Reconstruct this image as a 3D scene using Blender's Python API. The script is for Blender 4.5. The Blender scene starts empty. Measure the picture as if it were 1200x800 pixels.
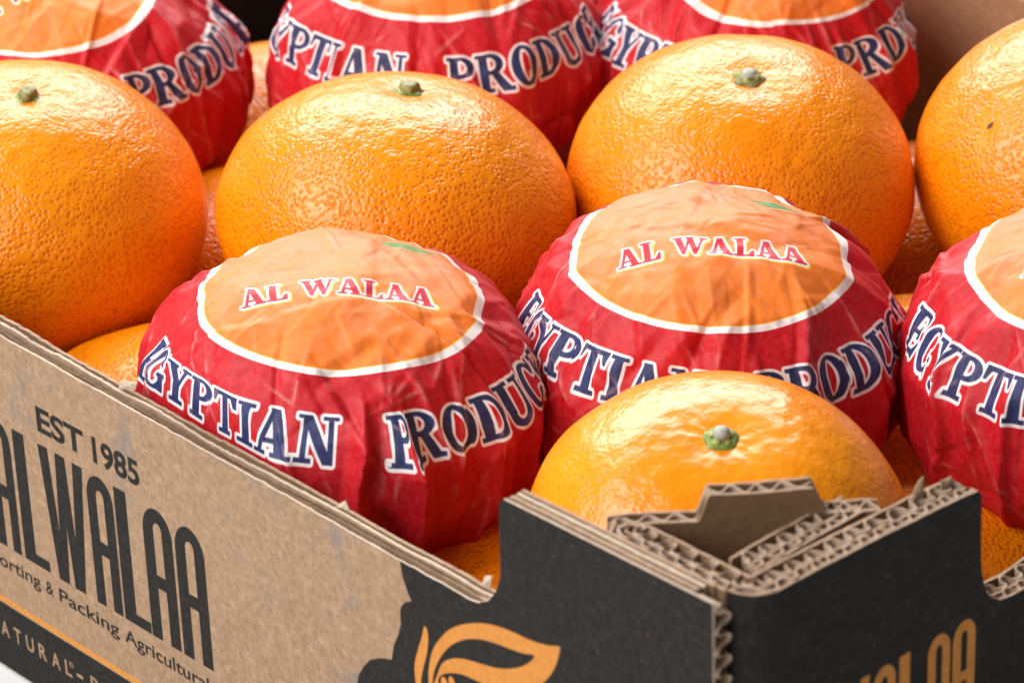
import bpy, math, random
import numpy as np
from mathutils import Matrix, Vector

# ------------------------------------------------------------------ camera, world, lights, exposure
scene = bpy.context.scene
COL = scene.collection
MM = 0.001

cam_data = bpy.data.cameras.new('camera')
cam = bpy.data.objects.new('camera', cam_data)
COL.objects.link(cam)
Rx = (0.7353583, -0.6768244, -0.0340127)      # image right
Ry = (-0.3257792, -0.3090518, -0.8935071)     # image down
Rz = (0.5942357, 0.6681285, -0.4477591)       # view direction
cam.matrix_world = Matrix(((Rx[0], -Ry[0], -Rz[0], -322.4*MM),
                           (Rx[1], -Ry[1], -Rz[1], -315.0*MM),
                           (Rx[2], -Ry[2], -Rz[2], 375.0*MM),
                           (0, 0, 0, 1)))
cam_data.sensor_width = 36
cam_data.lens = 120
cam_data.clip_start = 0.02
cam_data.clip_end = 50
cam_data.dof.use_dof = True
cam_data.dof.focus_distance = 0.655
cam_data.dof.aperture_fstop = 30
scene.camera = cam

world = bpy.data.worlds.new('World')
scene.world = world
world.use_nodes = True
world.node_tree.nodes['Background'].inputs[0].default_value = (1.0, 0.98, 0.96, 1)
world.node_tree.nodes['Background'].inputs[1].default_value = 0.10

def area(name, loc, target, sx, sy, power, color=(1, 1, 1)):
    d = bpy.data.lights.new(name, 'AREA')
    d.shape = 'RECTANGLE'; d.size = sx; d.size_y = sy; d.energy = power; d.color = color
    o = bpy.data.objects.new(name, d)
    COL.objects.link(o)
    o.location = loc
    o.rotation_euler = (Vector(target) - Vector(loc)).to_track_quat('-Z', 'Y').to_euler()
    return o

CEN = (0.11, 0.13, 0.07)
area('softbox_back', (0.66, 0.90, 0.80), CEN, 1.15, 0.7, 20, (1, 0.99, 0.975))
area('softbox_top_left', (-0.55, 0.50, 0.85), CEN, 0.6, 0.6, 9, (1, 0.99, 0.975))
area('softbox_front_fill', (-1.05, 0.0, 0.72), CEN, 0.95, 0.9, 9.0, (1, 0.985, 0.965))

scene.view_settings.view_transform = 'Standard'
scene.view_settings.look = 'None'
scene.view_settings.exposure = 0.28
scene.view_settings.gamma = 1.0
scene.view_settings.use_curve_mapping = False

rng = np.random.default_rng(7)
random.seed(7)

# ------------------------------------------------------------------ helpers
def _hash(ix, iy, iz, seed):
    U = np.uint64
    M = U(0xffffffff)
    to = lambda a: a.astype(np.int64).astype(np.uint64) & M
    h = (to(ix)*U(374761393) + to(iy)*U(668265263) + to(iz)*U(2147483647) + U(int(seed*131) % 100003)*U(1274126177)) & M
    h = ((h ^ (h >> U(13)))*U(1274126177)) & M
    h = ((h ^ (h >> U(16)))*U(2246822519)) & M
    return ((h ^ (h >> U(15))) & M).astype(float)/4294967295.0

def noise3(p, scale, seed=0):
    """smooth value noise in -1..1, p is (..., 3), scale = size of a cell"""
    q = np.asarray(p, float)/scale
    i = np.floor(q); f = q - i
    f = f*f*f*(f*(f*6 - 15) + 10)
    out = 0
    for dx in (0, 1):
        for dy in (0, 1):
            for dz in (0, 1):
                w = (f[..., 0] if dx else 1-f[..., 0])*(f[..., 1] if dy else 1-f[..., 1])*(f[..., 2] if dz else 1-f[..., 2])
                out = out + w*_hash(i[..., 0]+dx, i[..., 1]+dy, i[..., 2]+dz, seed)
    return out*2 - 1

def noise1(t, scale, seed=0):
    t = np.asarray(t, float)
    return noise3(np.stack([t, t*0 + 0.37, t*0 + 0.71], -1), scale, seed)

def sstep(a, b, x):
    t = np.clip((x - a)/(b - a), 0, 1)
    return t*t*(3 - 2*t)

def tag(o, label=None, cat=None, group=None, kind=None):
    if label: o['label'] = label
    if cat: o['category'] = cat
    if group: o['group'] = group
    if kind: o['kind'] = kind
    return o

def empty(name, loc=(0, 0, 0)):
    o = bpy.data.objects.new(name, None)
    o.empty_display_size = 0.02
    COL.objects.link(o)
    o.location = loc
    return o

def link_mesh(name, verts, faces, mats, parent=None, uvs=None, smooth=True, mat_idx=None):
    """verts in millimetres; uvs per vertex"""
    me = bpy.data.meshes.new(name)
    me.from_pydata((np.asarray(verts, float)*MM).tolist(), [], [list(map(int, f)) for f in faces])
    if not isinstance(mats, (list, tuple)): mats = [mats]
    for m in mats: me.materials.append(m)
    if mat_idx is not None:
        me.polygons.foreach_set('material_index', np.asarray(mat_idx, dtype=np.int32))
    if uvs is not None:
        uvs = np.asarray(uvs, float)
        lay = me.uv_layers.new(name='UVMap')
        vi = np.empty(len(me.loops), dtype=np.int32)
        me.loops.foreach_get('vertex_index', vi)
        lay.data.foreach_set('uv', uvs[vi].astype(np.float32).ravel())
    me.polygons.foreach_set('use_smooth', np.full(len(me.polygons), smooth, dtype=bool))
    me.update()
    o = bpy.data.objects.new(name, me)
    COL.objects.link(o)
    if parent: o.parent = parent
    return o

def grid_faces(nu, nv, wrap_u=True):
    """verts indexed [v*nu + u]"""
    f = []
    for v in range(nv - 1):
        for u in range(nu if wrap_u else nu - 1):
            u2 = (u + 1) % nu
            f.append((v*nu + u, (v+1)*nu + u, (v+1)*nu + u2, v*nu + u2))
    return f

# ------------------------------------------------------------------ rasteriser for flat print
class Canvas:
    def __init__(self, w_mm, h_mm, ppm):
        self.ppm = ppm; self.W = int(round(w_mm*ppm)); self.H = int(round(h_mm*ppm))
    def mask(self): return np.zeros((self.H, self.W), bool)
    def fill(self, mask, pts, add=True):
        p = np.asarray(pts, float)*self.ppm
        x0, y0 = np.floor(p.min(0)).astype(int); x1, y1 = np.ceil(p.max(0)).astype(int) + 1
        x0 = max(x0, 0); y0 = max(y0, 0); x1 = min(x1, self.W); y1 = min(y1, self.H)
        if x1 <= x0 or y1 <= y0: return
        X = (np.arange(x0, x1) + .5)[None, :]; Y = (np.arange(y0, y1) + .5)[:, None]
        ins = np.zeros((y1-y0, x1-x0), bool)
        for (ax, ay), (bx, by) in zip(p, np.roll(p, -1, 0)):
            if ay == by: continue
            c = ((ay > Y) != (by > Y)) & (X < (bx-ax)*(Y-ay)/(by-ay) + ax)
            ins ^= c
        sub = mask[y0:y1, x0:x1]
        if add: sub |= ins
        else: sub &= ~ins
    def soft(self, m, k=2):
        H, W = m.shape[0]//k, m.shape[1]//k
        return m[:H*k, :W*k].reshape(H, k, W, k).mean((1, 3))

def dilate(m, r):
    out = m.copy(); R = int(math.ceil(r))
    for dy in range(-R, R+1):
        w = int(math.sqrt(max(r*r - dy*dy, 0)))
        if abs(dy) > r: continue
        row = m.copy()
        # horizontal dilation by w using doubling
        k = 1; done = 0
        acc = m.copy()
        while done < w:
            s = min(k, w - done)
            n = acc.copy()
            n[:, s:] |= acc[:, :-s]; n[:, :-s] |= acc[:, s:]
            acc = n; done += s
        if dy == 0: out |= acc
        elif dy > 0: out[dy:] |= acc[:-dy]
        else: out[:dy] |= acc[-dy:]
    return out

def rect(x0, y0, x1, y1): return [(x0, y0), (x1, y0), (x1, y1), (x0, y1)]
def ell(cx, cy, rx, ry, a0=0, a1=360, n=40):
    return [(cx + rx*math.cos(math.radians(a0+(a1-a0)*i/n)), cy + ry*math.sin(math.radians(a0+(a1-a0)*i/n))) for i in range(n+(0 if a1-a0 == 360 else 1))]

# slab-serif capitals, height 1; each: width, list of (add, polygon)
S = {}
S['E'] = (.66, [(1, rect(.08, 0, .30, 1)), (1, rect(0, 0, .6, .11)), (1, rect(0, .89, .58, 1)), (1, rect(.28, .45, .44, .55)),
                (1, rect(.40, .34, .46, .66)), (1, [(.58, 1), (.58, .68), (.52, .68), (.42, .9), (.42, 1)]), (1, [(.62, 0), (.62, .34), (.55, .34), (.43, .1), (.43, 0)])])
S['G'] = (.76, [(1, ell(.38, .5, .38, .515)), (0, ell(.40, .5, .165, .42)), (0, rect(.40, .42, .9, .68)), (1, rect(.46, .36, .78, .46)), (1, rect(.54, .02, .72, .42)),
                (1, rect(.66, .62, .72, 1.0)), (1, [(.5, .9), (.68, .62), (.68, .8)])])
S['C'] = (.72, [(1, ell(.38, .5, .38, .515)), (0, ell(.42, .5, .18, .42)), (0, rect(.42, .3, .9, .68)), (1, rect(.65, .62, .71, 1.0)), (1, [(.5, .92), (.67, .62), (.67, .85)]), (1, [(.5, .05), (.71, .3), (.64, .32), (.5, .15)])])
S['Y'] = (.80, [(1, [(.06, 1), (.28, 1), (.50, .5), (.50, .4), (.29, .4), (.29, .5)]), (1, [(.63, 1), (.74, 1), (.50, .42), (.42, .46)]), (1, rect(.29, 0, .50, .46)),
                (1, rect(0, .91, .36, 1)), (1, rect(.52, .91, .82, 1)), (1, rect(.18, 0, .61, .1))])
S['P'] = (.70, [(1, ell(.34, .72, .36, .285)), (0, ell(.33, .72, .17, .18)), (0, rect(-.1, .4, .1, 1.1)), (1, rect(.08, 0, .29, 1)), (1, rect(0, .9, .34, 1)), (1, rect(0, 0, .40, .1))])
S['R'] = (.82, [(1, ell(.35, .73, .35, .275)), (0, ell(.34, .73, .16, .17)), (0, rect(-.1, .4, .1, 1.1)), (1, [(.34, .5), (.54, .5), (.76, .1), (.84, .1), (.84, 0), (.58, 0)]),
                (1, rect(.08, 0, .29, 1)), (1, rect(0, .9, .34, 1)), (1, rect(0, 0, .39, .1))])
S['T'] = (.78, [(1, rect(.28, 0, .50, 1)), (1, rect(0, .88, .78, 1)), (1, [(0, 1), (0, .66), (.07, .66), (.15, .9)]), (1, [(.78, 1), (.78, .66), (.71, .66), (.63, .9)]), (1, rect(.17, 0, .61, .1))])
S['I'] = (.44, [(1, rect(.11, 0, .33, 1)), (1, rect(0, .9, .44, 1)), (1, rect(0, 0, .44, .1))])
S['A'] = (.88, [(1, [(.28, 1), (.50, 1), (.80, .02), (.54, .02)]), (1, [(.32, 1), (.42, 1), (.21, .02), (.10, .02)]), (1, rect(.20, .25, .62, .35)), (1, rect(0, 0, .32, .09)), (1, rect(.44, 0, .88, .09))])
S['N'] = (.86, [(1, rect(.11, 0, .22, 1)), (1, [(.05, 1), (.29, 1), (.74, .05), (.74, 0), (.56, 0), (.1, .9)]), (1, rect(.64, 0, .75, 1)), (1, rect(0, .91, .28, 1)), (1, rect(.53, .91, .86, 1)), (1, rect(0, 0, .33, .1))])
S['O'] = (.76, [(1, ell(.38, .5, .38, .515)), (0, ell(.38, .5, .155, .41))])
S['D'] = (.78, [(1, ell(.30, .5, .47, .5)), (0, ell(.29, .5, .25, .39)), (0, rect(-.3, -.1, .1, 1.1)), (1, rect(.08, 0, .30, 1)), (1, rect(0, .9, .3, 1)), (1, rect(0, 0, .3, .1))])
S['U'] = (.82, [(1, ell(.40, .30, .32, .315)), (0, ell(.43, .32, .155, .21)), (0, rect(0, .32, 1, .8)), (1, rect(.08, .28, .30, 1)), (1, rect(.60, .28, .72, 1)), (1, rect(0, .91, .40, 1)), (1, rect(.48, .91, .82, 1))])
S['L'] = (.72, [(1, rect(.09, 0, .32, 1)), (1, rect(0, .91, .42, 1)), (1, rect(0, 0, .66, .1)), (1, [(.70, 0), (.70, .34), (.63, .34), (.48, .09), (.48, 0)])])
S['W'] = (1.22, [(1, [(.06, 1), (.29, 1), (.47, .2), (.42, 0), (.32, 0)]), (1, [(.36, 0), (.42, 0), (.66, 1), (.56, 1)]), (1, [(.48, 1), (.70, 1), (.88, .2), (.83, 0), (.73, 0)]), (1, [(.77, 0), (.83, 0), (1.12, 1), (1.02, 1)]),
                 (1, rect(0, .91, .36, 1)), (1, rect(.45, .91, .76, 1)), (1, rect(.94, .91, 1.22, 1))])

def dens(poly, n=6):
    out = []
    for (ax, ay), (bx, by) in zip(poly, poly[1:] + poly[:1]):
        for i in range(n): out.append((ax + (bx-ax)*i/n, ay + (by-ay)*i/n))
    return out

def put(cv, mask, glyph, fn):
    """rasterise one glyph through the point map fn(x, y) -> mm"""
    tmp = cv.mask()
    for add, poly in glyph[1]:
        cv.fill(tmp, [fn(x, y) for x, y in dens(poly)], bool(add))
    mask |= tmp

def new_image(name, arr, srgb=True):
    h, w = arr.shape[:2]
    img = bpy.data.images.new(name, w, h, alpha=False, float_buffer=False)
    if not srgb: img.colorspace_settings.name = 'Non-Color'
    px = np.ones((h, w, 4), np.float32)
    px[..., :arr.shape[2]] = arr
    img.pixels.foreach_set(px.ravel())
    img.update(); img.pack()
    return img

# ------------------------------------------------------------------ print on the tissue wrapper
PAPER = 136.0          # side of the printed square, mm
def make_paper_image():
    cv = Canvas(PAPER, PAPER, 16)
    C0 = PAPER/2
    def arc(word, rho_base, height, a_start, a_end, wscale):
        """letters along a circle, feet outwards, reading left to right from the -y side"""
        m = cv.mask()
        gap = .045
        tot = sum(S[c][0]*wscale[i] for i, c in enumerate(word)) + gap*(len(word) - 1)
        k = (a_end - a_start)/tot
        a = a_start
        for i, c in enumerate(word):
            ws = wscale[i]
            def fn(x, y, a=a, ws=ws):
                al = math.radians(a + x*ws*k); rho = rho_base - y*height
                return (C0 + rho*math.sin(al), C0 - rho*math.cos(al))
            put(cv, m, S[c], fn)
            a += (S[c][0]*ws + gap)*k
        return m
    navy = arc('EGYPTIAN', 48.6, 9.0, -93, -4.5, [1]*8) | arc('PRODUCE', 48.6, 9.0, 10.5, 90, [1]*7)
    white = dilate(navy, 0.75*cv.ppm)
    # brand line across the disc
    red = cv.mask(); x = -18.6
    word = 'AL WALAA'; wd = {' ': .35}
    tot = sum(wd.get(c, S[c][0] if c in S else 0) + .03 for c in word)
    k = 37.2/tot
    for c in word:
        if c != ' ':
            def fn(gx, gy, x=x):
                X = x + gx*k
                return (C0 + X, C0 - 8.2 + gy*5.0 - .5*(1 - (X/18.6)**2))
            put(cv, red, S[c], fn)
        x += (wd.get(c, S[c][0] if c in S else 0) + .03)*k
    rwhite = dilate(red, 0.45*cv.ppm)
    ryel = np.zeros_like(rwhite); d = int(.35*cv.ppm)
    ryel[:-d, d:] = rwhite[d:, :-d]          # slightly mis-registered yellow
    # leaf at the far edge
    leaf = cv.mask()
    cv.fill(leaf, [(C0 + 8 + t*12, C0 + 14.5 + 2.6*math.sin(math.pi*t) - t*1.5) for t in np.linspace(0, 1, 12)] +
                  [(C0 + 8 + t*12, C0 + 14.5 - 2.2*math.sin(math.pi*t) - t*1.5) for t in np.linspace(1, 0, 12)])
    sf = lambda m: cv.soft(m, 2)[..., None]
    H = cv.H//2
    g = (np.arange(H) + .5)/8.0 - C0
    X, Y = np.meshgrid(g, g)
    rho = np.hypot(X, Y) + 0.25*noise3(np.stack([X, Y, X*0], -1), 9, 3)
    P = np.stack([X, Y, X*0 + 2], -1)
    n1 = noise3(P, 7, 11); n2 = noise3(P, 2.2, 12); n3 = noise3(P, .55, 13)
    redc = np.array([.740, .022, .098])[None, None]*(1 + .015*n1 + .015*n2 + .02*n3)[..., None]
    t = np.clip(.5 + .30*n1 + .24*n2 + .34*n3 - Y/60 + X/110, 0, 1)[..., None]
    peach = np.array([.925, .515, .335]); orng = np.array([.925, .475, .130])  # printed gradient; the pinker far side also has highlight tone put into it
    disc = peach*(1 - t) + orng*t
    img = redc
    aa = lambda r, w=.12: np.clip((r - rho)/w + .5, 0, 1)[..., None]
    def over(img, c, a): return img*(1 - a) + np.asarray(c)*a
    wh = np.array([.935, .90, .895])
    img = over(img, wh, aa(29.4))
    img = over(img, (.98, .74, .22), aa(27.5))
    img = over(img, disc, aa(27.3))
    img = over(img, (.28, .56, .30), sf(leaf)*.9)
    img = over(img, (.99, .84, .35), sf(ryel)*.9)
    img = over(img, wh, sf(rwhite))
    img = over(img, (.82, .16, .22), sf(red))
    img = over(img, wh, sf(white))
    navyc = np.array([.135, .175, .36])[None, None]*(1 + .08*n2 + .06*n3)[..., None]
    img = over(img, navyc, sf(navy))
    return new_image('wrapper_print', np.clip(img, 0, 1))

# ------------------------------------------------------------------ print on the box
def gothic(cv, mask, letter, x0, x1, z0, z1, up=1):
    """condensed round-topped capitals; x runs in reading direction (already mapped by the caller)"""
    w = x1 - x0; h = z1 - z0
    P = lambda pts: [(x0 + a*w, z0 + b*h) for a, b in pts]
    tmp = cv.mask()
    if letter == 'A':
        r = .5*w/h
        top = [(.5 + .5*math.cos(a)*1.0, 1 - r*1.25 + r*1.25*math.sin(a)) for a in np.linspace(0, math.pi, 24)]
        cv.fill(tmp, P([(1, 0)] + top + [(0, 0)]))
        cv.fill(tmp, P([(.36, 0), (.36, .40), (.64, .40), (.64, 0)]), False)
        ct = [(.5 + .14*math.cos(a), .84 + .055*math.sin(a)) for a in np.linspace(0, math.pi, 12)]
        cv.fill(tmp, P([(.64, .50)] + ct + [(.36, .50)]), False)
    elif letter == 'L':
        cv.fill(tmp, P([(0, 0), (1, 0), (1, .085), (.46, .085), (.46, 1), (0, 1)]))
    elif letter == 'W':
        cv.fill(tmp, P([(0, 1), (.2, .02), (.2, 0), (.44, 0), (.5, .45), (.56, 0), (.8, 0), (1, 1), (.775, 1), (.68, .40), (.61, 1), (.39, 1), (.32, .40), (.225, 1)]))
    mask |= tmp

def font_polys(text, size, weight=0.0, xscale=1.0, spacing=1.0):
    """triangles (in text units) of a line of text in the built-in typeface"""
    cu = bpy.data.curves.new('text_source', 'FONT')
    cu.body = text; cu.size = size; cu.offset = weight; cu.space_character = spacing
    ob = bpy.data.objects.new('text_source', cu)
    COL.objects.link(ob)
    dg = bpy.context.evaluated_depsgraph_get(); dg.update()
    me = ob.evaluated_get(dg).to_mesh()
    me.calc_loop_triangles()
    v = np.array([vv.co[:2] for vv in me.vertices])*[xscale, 1]
    tri = [v[list(t.vertices)] for t in me.loop_triangles]
    bpy.data.objects.remove(ob); bpy.data.curves.remove(cu)
    return tri

def put_text(cv, mask, text, x0, x1, z0, cap, weight=0.0, spacing=1.0):
    tri = font_polys(text, 1.0, weight, 1.0, spacing)
    allv = np.concatenate(tri); mn = allv.min(0); mx = allv.max(0)
    kx = (x1 - x0)/(mx[0] - mn[0]); kz = cap/0.73
    for t in tri:
        p = [(x0 + (a - mn[0])*kx, z0 + b*kz) for a, b in t]
        # grow by a hair so neighbouring triangles leave no seam
        c = np.mean(p, 0); p = [c + (np.array(q) - c)*1.02 for q in p]
        cv.fill(mask, p)

LWL, LWH = 382.0, 104.0
def make_long_wall_image():
    cv = Canvas(LWL, LWH, 14)
    R = lambda y: LWL - y                      # reading direction runs towards smaller y
    black = cv.mask(); orange = cv.mask(); knock = cv.mask()
    for c, ya, yb in (('A', 206.6, 198.6), ('L', 197.4, 188.8), ('W', 188.7, 173.9), ('A', 173.1, 164.5), ('L', 163.9, 155.4), ('A', 155.2, 146.0), ('A', 145.2, 136.1)):
        gothic(cv, black, c, R(ya), R(yb), 31.4, 61.0)
    put_text(cv, black, 'EST', R(188.0), R(172.4), 64.2, 5.5, .032)
    put_text(cv, black, '1985', R(169.6), R(154.8), 64.2, 5.5, .032)
    put_text(cv, black, 'Packing', R(186.6), R(166.6), 26.0, 3.1, .018)
    put_text(cv, black, 'Agricultural', R(164.8), R(138.0), 26.0, 3.1, .018)
    put_text(cv, black, 'Co', R(135.6), R(129.6), 26.0, 3.1, .018)
    put_text(cv, black, '&', R(191.2), R(188.4), 26.0, 3.1, .018)
    put_text(cv, black, 'Exporting', R(216.0), R(193.0), 26.0, 3.1, .018)
    cv.fill(black, rect(0, -1, LWL, 16.6))
    cv.fill(orange, rect(0, 16.85, R(84), 18.3))
    x = 214.2
    for ch, w in (('N', 2.7), ('A', 2.9), ('T', 2.5), ('U', 2.7), ('R', 2.7), ('A', 2.9), ('L', 2.2)):
        put_text(cv, knock, ch, R(x), R(x - w), 8.5, 3.6, .02)
        x -= w + 1.75
    for (cx, cz, r0, r1) in ((185.0, 11.6, .72, .55),):
        cv.fill(knock, [(R(cx) + r0*math.cos(a), cz + r0*math.sin(a)) for a in np.linspace(0, 6.28, 20)])
        cv.fill(knock, [(R(cx) + r1*math.cos(a), cz + r1*math.sin(a)) for a in np.linspace(0, 6.28, 20)], False)
        put_text(cv, knock, 'R', R(cx) - .26, R(cx) + .28, cz - .36, .72)
    cv.fill(knock, rect(R(183.4), 9.7, R(181.2), 10.4))
    put_text(cv, knock, 'P', R(178.6), R(176.1), 8.5, 3.6, .02)
    # dark scalloped corner
    sc = [(78.8, 79.0), (78.3, 76.1), (77.2, 73.6), (76.3, 72.0), (77.8, 71.2), (79.0, 70.0), (79.5, 68.7), (79.5, 66.1), (80.4, 63.4), (81.7, 60.9), (82.6, 57.4), (84.2, 57.0), (86.0, 56.3), (88.6, 54.8),
          (90.4, 52.8), (92.1, 50.2), (92.7, 48.1), (92.4, 45), (91, 42.4), (93.4, 41), (95.4, 38.4), (96, 35.4), (95.2, 32.4), (97.6, 31), (99.6, 28.4), (100, 25.2), (99, 22), (98.6, 16)]
    cv.fill(black, [(R(a), b) for a, b in [(79.0, 120), (78.9, 82)] + sc] + [(LWL + 2, 16), (LWL + 2, 120)])
    # leaf emblem
    L1 = [(72.8, 55.2), (72.8, 57.2), (72.6, 60.0), (71.6, 63.8), (69.4, 67.3), (66.4, 70.7), (62.9, 73.1), (58.6, 75.2), (54.3, 76.5), (50.2, 77.0), (45.6, 77.2), (41.1, 78.1), (38.4, 79.4), (38.9, 77.6), (39.9, 74.6), (41.8, 71.6),
          (43.7, 69.4), (46.5, 66.8), (50, 64.2), (54, 62.2), (58, 60.8), (62, 60.0), (66, 58.6), (68.8, 56.8), (70.6, 54.6)]
    L2 = [(71.8, 56.6), (71.6, 58.6), (70.8, 61.1), (68.7, 64.7), (66.1, 67.7), (62.6, 70.3), (58.7, 72.0), (55.0, 72.8), (51.3, 73.3), (47.6, 73.8), (44.6, 75.0), (45.8, 73.1), (48.2, 71.0), (51.5, 69.1), (55.3, 67.7), (59.0, 67.0),
          (62.8, 66.2), (65.3, 65.3), (67.8, 63.8), (69.3, 62.2), (70.4, 59.4)]
    L3 = [(70.5, 58.6), (68.9, 60.6), (65.9, 62.1), (63.0, 62.9), (60.2, 63.0), (57.3, 63.4), (53, 64.6), (58, 61.6), (62, 60.6), (66, 59.4), (69.4, 57.4)]
    L4 = [(73.1, 68.9), (72.1, 67.3), (72.6, 63.6), (74.0, 59.6), (74.9, 56.5), (75.0, 54), (76.2, 54.4), (76.6, 58.6), (75.3, 62.5), (73.9, 65.8)]
    def smooth(p, n=2):
        p = np.array(p, float)
        for _ in range(n):
            q = np.roll(p, -1, 0); d = np.hypot(*(q - p).T)
            a = .75*p + .25*q; b = .25*p + .75*q
            p = np.stack([a, b], 1).reshape(-1, 2)
        return [(R(a), b) for a, b in p]
    cv.fill(orange, smooth(L1)); cv.fill(orange, smooth(L2), False); cv.fill(orange, smooth(L3), False); cv.fill(orange, smooth(L4))
    for cx, cz in ((68.6, 58.9), (66.6, 59.9)):
        cv.fill(orange, ell(R(cx), cz, .8, 1.1))
    black &= ~knock
    sf = lambda m: cv.soft(m, 2)
    # uneven ink: small specks where the kraft shows through
    b = sf(black); o = sf(orange)
    return new_image('long_wall_print', np.stack([b, o, b*0], -1), False)

EWL, EWH = 274.0, 104.0
def make_short_wall_image():
    cv = Canvas(EWL, EWH, 14)
    black = cv.mask(); orange = cv.mask()
    cv.fill(black, rect(-1, -1, EWL + 1, EWH + 1))
    for c, a, b in (('A', 10.4, 15.7), ('L', 16.4, 21.8), ('W', 22.4, 31.6), ('A', 32.6, 38.0), ('L', 38.9, 44.6), ('A', 46.0, 51.6), ('A', 52.3, 58.0)):
        gothic(cv, orange, c, a, b, 57.2, 77.0)
    sf = lambda m: cv.soft(m, 2)
    return new_image('short_wall_print', np.stack([sf(black), sf(orange), sf(black)*0], -1), False)

# ------------------------------------------------------------------ materials
class NT:
    def __init__(self, name):
        self.m = bpy.data.materials.new(name); self.m.use_nodes = True
        self.t = self.m.node_tree; self.n = self.t.nodes
        self.b = self.n['Principled BSDF']
    def add(self, typ, **kw):
        nd = self.n.new(typ)
        for k, v in kw.items():
            if k.startswith('_'): setattr(nd, k[1:], v)
            else: nd.inputs[k.replace('__', ' ')].default_value = v
        return nd
    def link(self, a, b): self.t.links.new(a, b)
    def noise(self, co, scale, detail=3, rough=.55, dist=0):
        nd = self.add('ShaderNodeTexNoise'); nd.inputs['Scale'].default_value = scale; nd.inputs['Detail'].default_value = detail
        nd.inputs['Roughness'].default_value = rough; nd.inputs['Distortion'].default_value = dist
        self.link(co, nd.inputs['Vector']); return nd.outputs['Fac']
    def rng(self, v, a, b, c, d, smooth=False):
        nd = self.add('ShaderNodeMapRange'); nd.clamp = True
        if smooth: nd.interpolation_type = 'SMOOTHSTEP'
        for i, x in zip((1, 2, 3, 4), (a, b, c, d)): nd.inputs[i].default_value = x
        self.link(v, nd.inputs[0]); return nd.outputs[0]
    def mix(self, fac, a, b, mode='MIX'):
        nd = self.add('ShaderNodeMix'); nd.data_type = 'RGBA'; nd.blend_type = mode
        for s, x in ((nd.inputs[0], fac), (nd.inputs[6], a), (nd.inputs[7], b)):
            if hasattr(x, 'node'): self.link(x, s)
            elif isinstance(x, (int, float)): s.default_value = x
            else: s.default_value = (*x, 1)
        return nd.outputs[2]
    def math(self, op, a, b=0.0):
        nd = self.add('ShaderNodeMath'); nd.operation = op
        for s, x in ((nd.inputs[0], a), (nd.inputs[1], b)):
            if hasattr(x, 'node'): self.link(x, s)
            else: s.default_value = x
        return nd.outputs[0]
    def bump(self, h, strength, dist, prev=None):
        nd = self.add('ShaderNodeBump'); nd.inputs['Strength'].default_value = strength; nd.inputs['Distance'].default_value = dist
        self.link(h, nd.inputs['Height'])
        if prev is not None: self.link(prev, nd.inputs['Normal'])
        return nd.outputs['Normal']
    def obj(self):
        return self.add('ShaderNodeTexCoord').outputs['Object']

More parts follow.
